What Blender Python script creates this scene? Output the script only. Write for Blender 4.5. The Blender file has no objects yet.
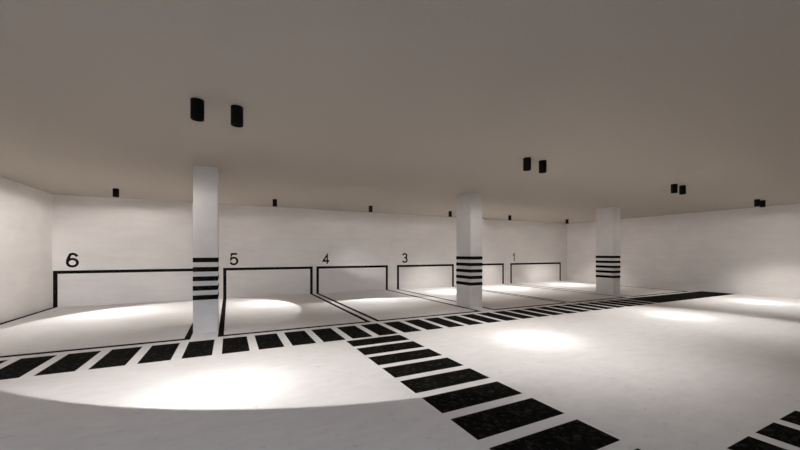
import bpy, bmesh, math

C = bpy.context.scene.collection
PI = math.pi

# ------------------------------------------------------------------ sizes
CEIL = 2.8                      # ceiling height
EYE = 1.33                      # camera height
XL, XR = -3.92, 14.92           # side walls
YF, YB = -2.6, 11.39            # wall behind the camera, back wall
PAINT = 0.002                   # thickness of a coat of road paint

# ------------------------------------------------------------------ mesh helpers
def add_box(bm, x0, x1, y0, y1, z0, z1):
    vs = [bm.verts.new((x, y, z)) for z in (z0, z1) for y in (y0, y1) for x in (x0, x1)]
    for a in ((0, 2, 3, 1), (4, 5, 7, 6), (0, 1, 5, 4), (2, 6, 7, 3), (0, 4, 6, 2), (1, 3, 7, 5)):
        bm.faces.new([vs[i] for i in a])


def add_lathe(bm, profile, n=40, closed=False):
    """profile: list of (radius, z); radius 0 makes a pole"""
    rings = []
    for r, z in profile:
        if r < 1e-6:
            rings.append([bm.verts.new((0, 0, z))])
        else:
            rings.append([bm.verts.new((r * math.cos(2 * PI * k / n), r * math.sin(2 * PI * k / n), z)) for k in range(n)])
    pairs = list(zip(rings[:-1], rings[1:]))
    if closed:
        pairs.append((rings[-1], rings[0]))
    for a, b in pairs:
        for k in range(n):
            q = [a[k % len(a)], a[(k + 1) % len(a)], b[(k + 1) % len(b)], b[k % len(b)]]
            u = []
            for v in q:
                if v not in u:
                    u.append(v)
            if len(u) > 2:
                bm.faces.new(u)
    bmesh.ops.recalc_face_normals(bm, faces=bm.faces)


def obj(name, bm, mat, parent=None, smooth=False):
    me = bpy.data.meshes.new(name)
    bmesh.ops.recalc_face_normals(bm, faces=bm.faces)
    bm.to_mesh(me)
    bm.free()
    me.materials.append(mat)
    if smooth:
        for p in me.polygons:
            p.use_smooth = True
        me.set_sharp_from_angle(angle=math.radians(35))
    o = bpy.data.objects.new(name, me)
    C.objects.link(o)
    if parent:
        o.parent = parent
    return o


def tag(o, label, cat, group=None, kind='thing'):
    o['label'] = label
    o['category'] = cat
    if group:
        o['group'] = group
    if kind:
        o['kind'] = kind
    return o


def thing(name, label, cat, loc=(0, 0, 0), group=None):
    o = bpy.data.objects.new(name, None)
    o.empty_display_size = 0.1
    C.objects.link(o)
    o.location = loc
    return tag(o, label, cat, group)


def struct(name, bm, mat):
    o = obj(name, bm, mat)
    o['kind'] = 'structure'
    return o


# ------------------------------------------------------------------ materials
def new_mat(name):
    m = bpy.data.materials.new(name)
    m.use_nodes = True
    nt = m.node_tree
    b = nt.nodes['Principled BSDF']
    return m, nt, b


def noise(nt, co, scale, detail=4, rough=0.55):
    n = nt.nodes.new('ShaderNodeTexNoise')
    n.inputs['Scale'].default_value = scale
    n.inputs['Detail'].default_value = detail
    n.inputs['Roughness'].default_value = rough
    nt.links.new(co, n.inputs['Vector'])
    return n.outputs['Fac']


def coords(nt, scale=(1, 1, 1)):
    g = nt.nodes.new('ShaderNodeTexCoord')
    mp = nt.nodes.new('ShaderNodeMapping')
    mp.inputs['Scale'].default_value = scale
    nt.links.new(g.outputs['Object'], mp.inputs['Vector'])
    return mp.outputs['Vector']


def ramp(nt, fac, stops):
    r = nt.nodes.new('ShaderNodeValToRGB')
    el = r.color_ramp.elements
    while len(el) < len(stops):
        el.new(0.5)
    for e, (p, c) in zip(el, stops):
        e.position = p
        e.color = (*c, 1)
    nt.links.new(fac, r.inputs['Fac'])
    return r.outputs['Color']


def mix(nt, a, b, fac, mode='MULTIPLY'):
    m = nt.nodes.new('ShaderNodeMix')
    m.data_type = 'RGBA'
    m.blend_type = mode
    for s, v in ((m.inputs[0], fac), (m.inputs[6], a), (m.inputs[7], b)):
        if isinstance(v, (float, int)):
            s.default_value = v
        elif isinstance(v, tuple):
            s.default_value = (*v, 1)
        else:
            nt.links.new(v, s)
    return m.outputs[2]


def bump(nt, b, h, strength, dist):
    n = nt.nodes.new('ShaderNodeBump')
    n.inputs['Strength'].default_value = strength
    n.inputs['Distance'].default_value = dist
    nt.links.new(h, n.inputs['Height'])
    nt.links.new(n.outputs['Normal'], b.inputs['Normal'])


def plaster(name, base, stretch, rough=0.85, spec=0.2):
    """white painted concrete: faint board-like streaks, blotches and small scuffs"""
    m, nt, b = new_mat(name)
    cs = coords(nt, stretch)
    ci = coords(nt)
    streak = noise(nt, cs, 2.2, 6, 0.62)
    blotch = noise(nt, ci, 0.9, 5, 0.6)
    scuff = noise(nt, cs, 9.0, 5, 0.7)
    c = mix(nt, base, ramp(nt, streak, [(0.3, (0.945, 0.945, 0.945)), (0.68, (1.02, 1.02, 1.02))]), 1.0)
    c = mix(nt, c, ramp(nt, blotch, [(0.32, (0.94, 0.94, 0.945)), (0.66, (1.02, 1.018, 1.015))]), 1.0)
    c = mix(nt, c, ramp(nt, scuff, [(0.26, (0.86, 0.86, 0.86)), (0.40, (1, 1, 1))]), 0.7)
    nt.links.new(c, b.inputs['Base Color'])
    b.inputs['Roughness'].default_value = rough
    b.inputs['Specular IOR Level'].default_value = spec
    bump(nt, b, scuff, 0.12, 0.01)
    return m


WALL = (0.78, 0.75, 0.73)
M_wall_x = plaster('white_concrete_wall', WALL, (0.55, 1, 2.6))
M_wall_y = plaster('white_concrete_side_wall', WALL, (1, 0.55, 2.6))
M_col = plaster('white_concrete_column', (0.68, 0.65, 0.635), (1.4, 1.4, 1.4))
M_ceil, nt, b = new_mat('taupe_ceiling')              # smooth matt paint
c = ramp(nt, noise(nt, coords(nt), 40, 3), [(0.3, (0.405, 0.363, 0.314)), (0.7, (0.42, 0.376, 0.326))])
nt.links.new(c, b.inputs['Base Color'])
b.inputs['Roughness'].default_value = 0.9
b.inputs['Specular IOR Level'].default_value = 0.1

# floor: pale sealed concrete with small dents and hairline scuffs
M_floor, nt, b = new_mat('pale_concrete_floor')
ci = coords(nt)
bl = noise(nt, ci, 0.55, 5, 0.6)
fine = noise(nt, coords(nt, (0.7, 1.6, 1)), 5.0, 7, 0.68)
spk = noise(nt, coords(nt, (1.0, 1.7, 1)), 8.0, 6, 0.66)
c = mix(nt, (0.82, 0.80, 0.795), ramp(nt, bl, [(0.32, (0.95, 0.95, 0.955)), (0.68, (1.02, 1.02, 1.02))]), 1.0)
c = mix(nt, c, ramp(nt, fine, [(0.3, (0.93, 0.93, 0.93)), (0.6, (1.01, 1.01, 1.01))]), 1.0)
c = mix(nt, c, ramp(nt, spk, [(0.31, (0.80, 0.80, 0.80)), (0.40, (1, 1, 1))]), 0.85)
nt.links.new(c, b.inputs['Base Color'])
b.inputs['Roughness'].default_value = 0.6
b.inputs['Specular IOR Level'].default_value = 0.22
bump(nt, b, fine, 0.08, 0.01)

# black road paint over coarse aggregate
M_paint, nt, b = new_mat('black_road_paint')
ci = coords(nt)
v = nt.nodes.new('ShaderNodeTexVoronoi')
v.inputs['Scale'].default_value = 36
nt.links.new(ci, v.inputs['Vector'])
sep = nt.nodes.new('ShaderNodeSeparateColor')
nt.links.new(v.outputs['Color'], sep.inputs['Color'])
c = ramp(nt, sep.outputs[0], [(0.0, (0.004, 0.0036, 0.003)), (0.7, (0.009, 0.0082, 0.007)), (1.0, (0.03, 0.027, 0.023))])
nt.links.new(c, b.inputs['Base Color'])
b.inputs['Roughness'].default_value = 0.95
b.inputs['Specular IOR Level'].default_value = 0.02
bump(nt, b, v.outputs['Distance'], 0.25, 0.006)

def plain(name, col, rough, metal=0.0, spec=0.3):
    m, nt, b = new_mat(name)
    n = noise(nt, coords(nt), 60, 2)
    c = ramp(nt, n, [(0.3, tuple(k * 0.9 for k in col)), (0.7, col)])
    nt.links.new(c, b.inputs['Base Color'])
    b.inputs['Roughness'].default_value = rough
    b.inputs['Metallic'].default_value = metal
    b.inputs['Specular IOR Level'].default_value = spec
    return m

M_black = plain('black_powder_coat', (0.005, 0.0045, 0.004), 0.6, 0.0, 0.1)
M_lens, nt, b = new_mat('lamp_lens')
b.inputs['Base Color'].default_value = (0.9, 0.88, 0.82, 1)
b.inputs['Emission Color'].default_value = (1, 0.93, 0.84, 1)
b.inputs['Emission Strength'].default_value = 3.0

# ------------------------------------------------------------------ the room
T = 0.2
for name, box, m in (
    ('floor', (XL - T, XR + T, YF - T, YB + T, -T, 0), M_floor),
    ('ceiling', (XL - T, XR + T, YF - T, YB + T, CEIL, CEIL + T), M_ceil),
    ('wall_back', (XL - T, XR + T, YB, YB + T, 0, CEIL), M_wall_x),
    ('wall_left', (XL - T, XL, YF, YB, 0, CEIL), M_wall_y),
    ('wall_right', (XR, XR + T, YF, YB, 0, CEIL), M_wall_y),
):
    bm = bmesh.new()
    add_box(bm, *box)
    struct(name, bm, m)

# the wall behind the camera, with an opening added to let fill light in
GX0, GX1, GZ = -3.8, 0.4, 2.35
bm = bmesh.new()
add_box(bm, XL - T, GX0, YF - T, YF, 0, CEIL)
add_box(bm, GX1, XR + T, YF - T, YF, 0, CEIL)
add_box(bm, GX0, GX1, YF - T, YF, GZ, CEIL)
struct('wall_front', bm, M_wall_x)

# ------------------------------------------------------------------ parking bays: outline on floor and wall
LW = 0.085                                   # line width
FY0, FY1 = 6.17, 6.265                       # the line along the lane
bays = {6: (-3.908, -0.548), 5: (-0.168, 2.465), 4: (2.585, 5.20), 3: (5.572, 8.14), 2: (8.27, 10.815), 1: (11.2, 14.49)}
for n, (x0, x1) in bays.items():
    t = thing('parking_bay_outline', f'black painted parking bay outline on floor and back wall beneath the number {n}' if n != 2 else
              'black painted parking bay outline with the middle column standing before its left half',
              'parking bay', ((x0 + x1) / 2, FY0, 0), 'painted outlines of the six parking bays')
    cx, cy = (x0 + x1) / 2, FY0
    bm = bmesh.new()                         # floor: a U, open at the wall
    add_box(bm, x0 - cx, x1 - cx, 0, FY1 - cy, 0, PAINT)
    add_box(bm, x0 - cx, x0 + LW - cx, FY1 - cy, YB - cy, 0, PAINT)
    add_box(bm, x1 - LW - cx, x1 - cx, FY1 - cy, YB - cy, 0, PAINT)
    obj('floor_line', bm, M_paint, t)
    bm = bmesh.new()                         # wall: an upside-down U
    y0, y1 = YB - cy - PAINT, YB - cy
    add_box(bm, x0 - cx, x1 - cx, y0, y1, 0.825, 0.905)
    add_box(bm, x0 - cx, x0 + LW - cx, y0, y1, 0, 0.825)
    add_box(bm, x1 - LW - cx, x1 - cx, y0, y1, 0, 0.825)
    obj('wall_line', bm, M_paint, t)

# ------------------------------------------------------------------ bay numbers, lettered as strokes of even width
def arc(cx, cy, rx, ry, a0, a1, n=26):
    return [(cx + rx * math.cos(math.radians(a0 + (a1 - a0) * k / n)), cy + ry * math.sin(math.radians(a0 + (a1 - a0) * k / n))) for k in range(n + 1)]


# centre lines in a box about 0.66 wide and 1 high (stroke included)
GLYPHS = {
    6: [arc(0.33, 0.315, 0.275, 0.265, 0, 360, 40),
        arc(0.345, 0.62, 0.265, 0.33, 25, 120, 18) + [(0.125, 0.68), (0.072, 0.52), (0.055, 0.33)]],
    5: [[(0.58, 0.945), (0.17, 0.945), (0.10, 0.455)] + arc(0.325, 0.335, 0.275, 0.285, 140, -155, 30)],
    4: [[(0.68, 0.265), (0.09, 0.265), (0.47, 0.86), (0.47, 0.0)]],
    3: [arc(0.32, 0.735, 0.235, 0.215, 165, -70, 24) + [(0.27, 0.528)],
        [(0.27, 0.528)] + arc(0.32, 0.29, 0.275, 0.24, 78, -160, 26)],
    1: [[(0.13, 0.745), (0.23, 0.80), (0.32, 0.90), (0.355, 0.985), (0.355, 0.0)]],
}


def add_ribbon(bm, pts, w, y0, y1):
    """a stroke of width w along pts (x, z), mitred, from y0 to y1"""
    closed = math.dist(pts[0], pts[-1]) < 1e-6
    if closed:
        pts = pts[:-1]
    n = len(pts)
    L, R = [], []
    for i, p in enumerate(pts):
        a = pts[i - 1] if (i or closed) else None
        c_ = pts[(i + 1) % n] if (i < n - 1 or closed) else None
        ds = []
        for q0, q1 in ((a, p), (p, c_)):
            if q0 and q1:
                d = math.dist(q0, q1)
                ds.append(((q1[0] - q0[0]) / d, (q1[1] - q0[1]) / d))
        nx = -sum(d[1] for d in ds)
        nz = sum(d[0] for d in ds)
        l = math.hypot(nx, nz)
        nx, nz = nx / l, nz / l
        k = 1 / max(0.38, nx * -ds[0][1] + nz * ds[0][0])
        L.append((p[0] + nx * w / 2 * k, p[1] + nz * w / 2 * k))
        R.append((p[0] - nx * w / 2 * k, p[1] - nz * w / 2 * k))
    V = [[bm.verts.new((x, y, z)) for x, z in s] for s in (L, R) for y in (y0, y1)]   # L0 L1 R0 R1
    m = n if closed else n - 1
    for i in range(m):
        j = (i + 1) % n
        bm.faces.new((V[0][i], V[0][j], V[2][j], V[2][i]))
        bm.faces.new((V[1][i], V[3][i], V[3][j], V[1][j]))
        bm.faces.new((V[0][i], V[1][i], V[1][j], V[0][j]))
        bm.faces.new((V[2][i], V[2][j], V[3][j], V[3][i]))
    if not closed:
        for i in (0, n - 1):
            bm.faces.new((V[0][i], V[1][i], V[3][i], V[2][i]))


DH = 0.35
for n, x in ((6, -3.66), (5, 0.0), (4, 2.785), (3, 5.785), (1, 11.31)):
    bm = bmesh.new()
    for st in GLYPHS[n]:
        add_ribbon(bm, [(px * DH, pz * DH) for px, pz in st], 0.165 * DH, 0, PAINT)
    o = obj('bay_number', bm, M_paint)
    o.location = (x, YB - PAINT, 0.99)
    tag(o, f'black number {n} painted on the white back wall', 'number', 'numbers of the parking bays')

# ------------------------------------------------------------------ crosswalks of black blocks
BW, BL, PITCH = 0.338, 0.906, 0.4535


def crosswalk(label, spots, along_x, solid=None):
    """spots: lower left corners of the blocks; solid: x range of an unbroken end"""
    x_, y_ = spots[0]
    t = thing('crosswalk', label, 'crosswalk', (x_, y_, 0), 'block-striped crosswalks on the floor')
    me = None
    for x, y in spots:
        if me is None:
            bm = bmesh.new()
            add_box(bm, 0, BW if along_x else BL, 0, BL if along_x else BW, 0, PAINT)
            o = obj('painted_block', bm, M_paint, t)
            me = o.data
        else:
            o = bpy.data.objects.new('painted_block', me)
            C.objects.link(o)
            o.parent = t
        o.location = (x - x_, y - y_, 0)
    if solid:
        bm = bmesh.new()
        add_box(bm, 0, solid[1] - solid[0], 0, BL, 0, PAINT)
        o = obj('painted_strip', bm, M_paint, t)
        o.location = (solid[0] - x_, 0, 0)
        o['label'] = 'unbroken black end of the row at the right wall'
    return t


crosswalk('long row of black blocks along the fronts of the parking bays',
          [(-0.09 + PITCH * k, 5.092) for k in range(-8, 23)], True, (-0.09 + PITCH * 23, XR))
crosswalk('row of black blocks crossing the lane from the bays towards the camera',
          [(1.585, 4.652 - 0.4545 * k) for k in range(9)], False)
crosswalk('row of black blocks cut off by the lower right corner of the photo',
          [(3.04 + PITCH * k, 1.083 - BL) for k in range(-1, 26)], True)

# ------------------------------------------------------------------ columns
CW, CD, CY = 0.362, 0.575, 6.6
for x, label in ((-0.543, 'white square column with five black bands standing between bays 6 and 5'),
                 (5.206, 'white square column with five black bands, the middle one of three'),
                 (10.825, 'white square column with five black bands nearest the right wall')):
    t = thing('column', label, 'column', (x + CW / 2, CY + CD / 2, 0), 'three banded concrete columns')
    bm = bmesh.new()
    add_box(bm, -CW / 2, CW / 2, -CD / 2, CD / 2, 0, CEIL)
    bmesh.ops.bevel(bm, geom=[e for e in bm.edges if abs(e.verts[0].co.z - e.verts[1].co.z) > 1],
                    offset=0.006, segments=2, affect='EDGES')
    obj('shaft', bm, M_col, t)
    for k in range(5):
        bm = bmesh.new()
        z1 = 1.262 - 0.1575 * k
        z0 = z1 - 0.078
        a, d, e = CW / 2, CD / 2, 0.003
        add_box(bm, -a - e, a + e, -d - e, d + e, z0, z1)
        obj('band', bm, M_paint, t)

# ------------------------------------------------------------------ ceiling spotlights
LR, LH = 0.058, 0.185                      # housing radius and height


def beam(name, power, centre, radius, soft, hot, wide, parent, drop, spill=1.0, side=0.0, lobe=0.0):
    """A lamp with its own photometric web: a hot middle, a wide skirt, and the reflector's cut-off,
    which meets the floor in a circle of the given centre (offset from the lamp) and radius."""
    L = bpy.data.lights.new(name, 'POINT')
    L.energy = power
    L.color = (1.0, 0.967, 0.925)
    L.shadow_soft_size = 0.0
    L.use_nodes = True
    nt = L.node_tree
    em = next(n for n in nt.nodes if n.type == 'EMISSION')
    tc = nt.nodes.new('ShaderNodeTexCoord')
    sp = nt.nodes.new('ShaderNodeSeparateXYZ')
    nt.links.new(tc.outputs['Normal'], sp.inputs[0])

    def M(op, a, b=None, c=None):
        n = nt.nodes.new('ShaderNodeMath')
        n.operation = op
        for i, v in enumerate((a, b, c)):
            if v is None:
                continue
            if isinstance(v, (int, float)):
                n.inputs[i].default_value = v
            else:
                nt.links.new(v, n.inputs[i])
        return n.outputs[0]

    h = CEIL - drop
    down = M('MAXIMUM', M('MULTIPLY', sp.outputs[2], -1.0), 0.02)
    px = M('MULTIPLY', M('DIVIDE', sp.outputs[0], down), h)
    py = M('MULTIPLY', M('DIVIDE', sp.outputs[1], down), h)
    r2 = M('ADD', M('MULTIPLY', px, px), M('MULTIPLY', py, py))
    peak = M('MULTIPLY', M('EXPONENT', M('MULTIPLY', r2, -1.0 / hot[1] ** 2)), hot[0])
    sk = nt.nodes.new('ShaderNodeMapRange')
    sk.interpolation_type = 'SMOOTHSTEP'
    for k_, v_ in zip(('From Min', 'From Max', 'To Min', 'To Max'), (wide[1], wide[2], wide[0], 0.0)):
        sk.inputs[k_].default_value = v_
    nt.links.new(M('SQRT', r2), sk.inputs['Value'])
    skirt = sk.outputs[0]
    dx = M('SUBTRACT', px, centre[0])
    dy = M('SUBTRACT', py, centre[1])
    dist = M('SQRT', M('ADD', M('MULTIPLY', dx, dx), M('MULTIPLY', dy, dy)))
    mr = nt.nodes.new('ShaderNodeMapRange')
    mr.interpolation_type = 'SMOOTHSTEP'
    mr.inputs['From Min'].default_value = radius - soft
    mr.inputs['From Max'].default_value = radius + soft
    mr.inputs['To Min'].default_value = 1.0
    mr.inputs['To Max'].default_value = 0.0
    nt.links.new(dist, mr.inputs['Value'])
    below = M('SMOOTH_MIN', M('MAXIMUM', M('MULTIPLY', sp.outputs[2], -8.0), 0.0), 1.0, 0.2)
    sr = nt.nodes.new('ShaderNodeMapRange')         # spill added near the horizontal to brighten walls and columns
    sr.interpolation_type = 'SMOOTHSTEP'
    for k_, v_ in zip(('From Min', 'From Max', 'To Min', 'To Max'), SPILL):
        sr.inputs[k_].default_value = v_
    nt.links.new(down, sr.inputs['Value'])
    s = M('MULTIPLY', M('ADD', peak, skirt), mr.outputs[0])
    if side:                                        # extra spill added to brighten the left wall
        aim = M('MAXIMUM', M('MULTIPLY_ADD', sp.outputs[0], -0.75, M('MULTIPLY', sp.outputs[1], 0.66)), 0.0)
        spill = M('MULTIPLY_ADD', M('POWER', aim, 8.0), side, spill)
    s = M('ADD', s, M('MULTIPLY', sr.outputs[0], spill))
    if lobe:                                        # added lobe, cut along a slanting plane to light the wall diagonally
        pl = M('MULTIPLY_ADD', sp.outputs[0], 0.24, M('MULTIPLY_ADD', sp.outputs[1], 0.77, M('MULTIPLY', sp.outputs[2], 0.59)))
        for v, lo, hi in ((pl, -0.01, 0.05), (down, 0.5, 0.8)):
            q = nt.nodes.new('ShaderNodeMapRange')
            q.interpolation_type = 'SMOOTHSTEP'
            q.inputs['From Min'].default_value = lo
            q.inputs['From Max'].default_value = hi
            nt.links.new(v, q.inputs['Value'])
            lobe = M('MULTIPLY', q.outputs[0], lobe)
        s = M('ADD', s, lobe)
    s = M('MULTIPLY', s, below)
    nt.links.new(s, em.inputs['Strength'])
    o = bpy.data.objects.new(name, L)
    C.objects.link(o)
    o.parent = parent
    o.location = (0, 0, -drop)


bm = bmesh.new()
r = LR
add_lathe(bm, [(0, 0), (r - 0.002, 0), (r, -0.002), (r, -LH + 0.003), (r - 0.002, -LH), (r - 0.006, -LH),
               (r - 0.008, -LH + 0.003), (r - 0.010, -0.09), (0, -0.09)], 48)
housing = obj('housing', bm, M_black, None, True)
bm = bmesh.new()
add_lathe(bm, [(0, -0.094), (0.02, -0.0955), (0.036, -0.094), (0.038, -0.0905), (0, -0.0905)], 32)
lens = obj('lens', bm, M_lens, None, True)
bm = bmesh.new()
add_lathe(bm, [(0.0385, -0.0905), (r - 0.0105, -0.0905), (r - 0.0098, -0.112), (0.0455, -0.110)], 40, True)
bezel = obj('bezel', bm, M_black, None, True)
first = True
HOT_BAY = (1.55, 0.82)
HOT_LANE = (1.2, 0.46)
WIDE_BAY = (0.72, 1.3, 3.7)          # strength, plateau, end of the fade
WIDE_LANE = (0.66, 1.4, 3.9)
SPILL = (0.2, 0.75, 0.5, 0.0)
P_BAY, P_LANE = 250.0, 192.0
lamps = [
    # x, y, power, cut-off centre on the floor, radius, softness, spill, label
    (-2.30, 9.78, P_BAY, (-0.85, 8.4), 2.72, 0.04, 0.25, 'black cylindrical ceiling spotlight above bay 6, left of the first column'),
    (1.10, 9.78, P_BAY, (-1.4, 8.81), 2.98, 0.03, 0.06, 'black cylindrical ceiling spotlight above the number 5'),
    (3.89, 9.80, P_BAY * 1.3, (3.40, 5.0), 4.40, 0.12, 0.06, 'black cylindrical ceiling spotlight above the number 4'),
    (6.86, 9.81, P_BAY, (7.2, 9.5), 2.6, 0.6, 0.06, 'black cylindrical ceiling spotlight above bay 3, beside the middle column'),
    (9.66, 9.85, P_BAY, (9.6, 9.6), 2.6, 0.6, 0.06, 'black cylindrical ceiling spotlight above the number 1'),
    (12.94, 9.86, P_BAY, (13.2, 9.5), 2.6, 0.5, 0.06, 'black cylindrical ceiling spotlight in front of the far right corner'),
    (-0.275, 3.79, P_LANE, (2.85, 9.25), 6.64, 0.03, 0.14, 'left lamp of the largest pair of black ceiling spotlights'),
    (0.068, 3.79, P_LANE, (2.85, 9.25), 6.64, 0.03, 0.14, 'right lamp of the largest pair of black ceiling spotlights'),
    (4.10, 3.82, P_LANE, (4.6, 4.3), 3.5, 1.3, 0.42, 'left lamp of the second largest pair of ceiling spotlights, above the lane'),
    (4.44, 3.82, P_LANE, (4.8, 4.3), 3.5, 1.3, 0.42, 'right lamp of the second largest pair of ceiling spotlights, above the lane'),
    (8.43, 3.86, P_LANE, (7.05, 3.25), 2.72, 0.16, 0.36, 'left lamp of the pair of ceiling spotlights right of the third column'),
    (8.77, 3.86, P_LANE, (7.35, 3.25), 2.72, 0.16, 0.36, 'right lamp of the pair of ceiling spotlights right of the third column'),
    (12.82, 3.94, P_LANE, (12.7, 4.0), 3.4, 0.8, 0.08, 'left lamp of the overlapping pair of ceiling spotlights nearest the right wall'),
    (13.18, 3.94, P_LANE, (12.9, 4.0), 3.4, 0.8, 0.08, 'right lamp of the overlapping pair of ceiling spotlights nearest the right wall'),
]
for i, (x, y, p, cen, rad, soft, spill, label) in enumerate(lamps):
    t = thing('ceiling_spotlight', label, 'ceiling light', (x, y, CEIL),
              'single spotlights above the parking bays' if i < 6 else 'paired spotlights above the driving lane')
    for src in (housing, lens, bezel):
        o = src if first else src.copy()
        if not first:
            C.objects.link(o)
        o.parent = t
    first = False
    beam('spotlight_beam', p, (cen[0] - x, cen[1] - y), rad, soft, HOT_BAY if i < 6 else HOT_LANE, WIDE_BAY if i < 6 else WIDE_LANE, t, LH + 0.004, spill, 20.0 if i == 6 else 0.0, 0.19 if i == 2 else 0.0)

# ------------------------------------------------------------------ overcast fill daylight, added behind the made-up gateway
w = bpy.data.worlds.new('World')
bpy.context.scene.world = w
w.use_nodes = True
wn = w.node_tree
bg = wn.nodes['Background']
tc = wn.nodes.new('ShaderNodeTexCoord')
sp = wn.nodes.new('ShaderNodeSeparateXYZ')
wn.links.new(tc.outputs['Generated'], sp.inputs[0])
rp = wn.nodes.new('ShaderNodeValToRGB')            # overcast sky over dark ground
rp.color_ramp.elements[0].position = 0.0
rp.color_ramp.elements[0].color = (0.05, 0.05, 0.05, 1)
rp.color_ramp.elements[1].position = 0.02
rp.color_ramp.elements[1].color = (0.66, 0.79, 1.0, 1)
wn.links.new(sp.outputs['Z'], rp.inputs['Fac'])
wn.links.new(rp.outputs['Color'], bg.inputs['Color'])
bg.inputs['Strength'].default_value = 7.0

# ------------------------------------------------------------------ camera
cam = bpy.data.cameras.new('camera')
cam.sensor_width = 36.0
cam.lens = 340.8 * 36.0 / 800.0
cam.shift_y = (253.6 - 225.0) / 800.0
cam.clip_start = 0.05
co = bpy.data.objects.new('camera', cam)
C.objects.link(co)
co.location = (0, 0, EYE)
co.rotation_euler = (PI / 2, 0, -math.atan(170.5 / 340.8))
S = bpy.context.scene
S.camera = co
S.view_settings.view_transform = 'Standard'
S.view_settings.look = 'None'
S.view_settings.gamma = 1
S.view_settings.use_curve_mapping = False
S.view_settings.exposure = 0.0
S.cycles.max_bounces = 14
S.cycles.diffuse_bounces = 12
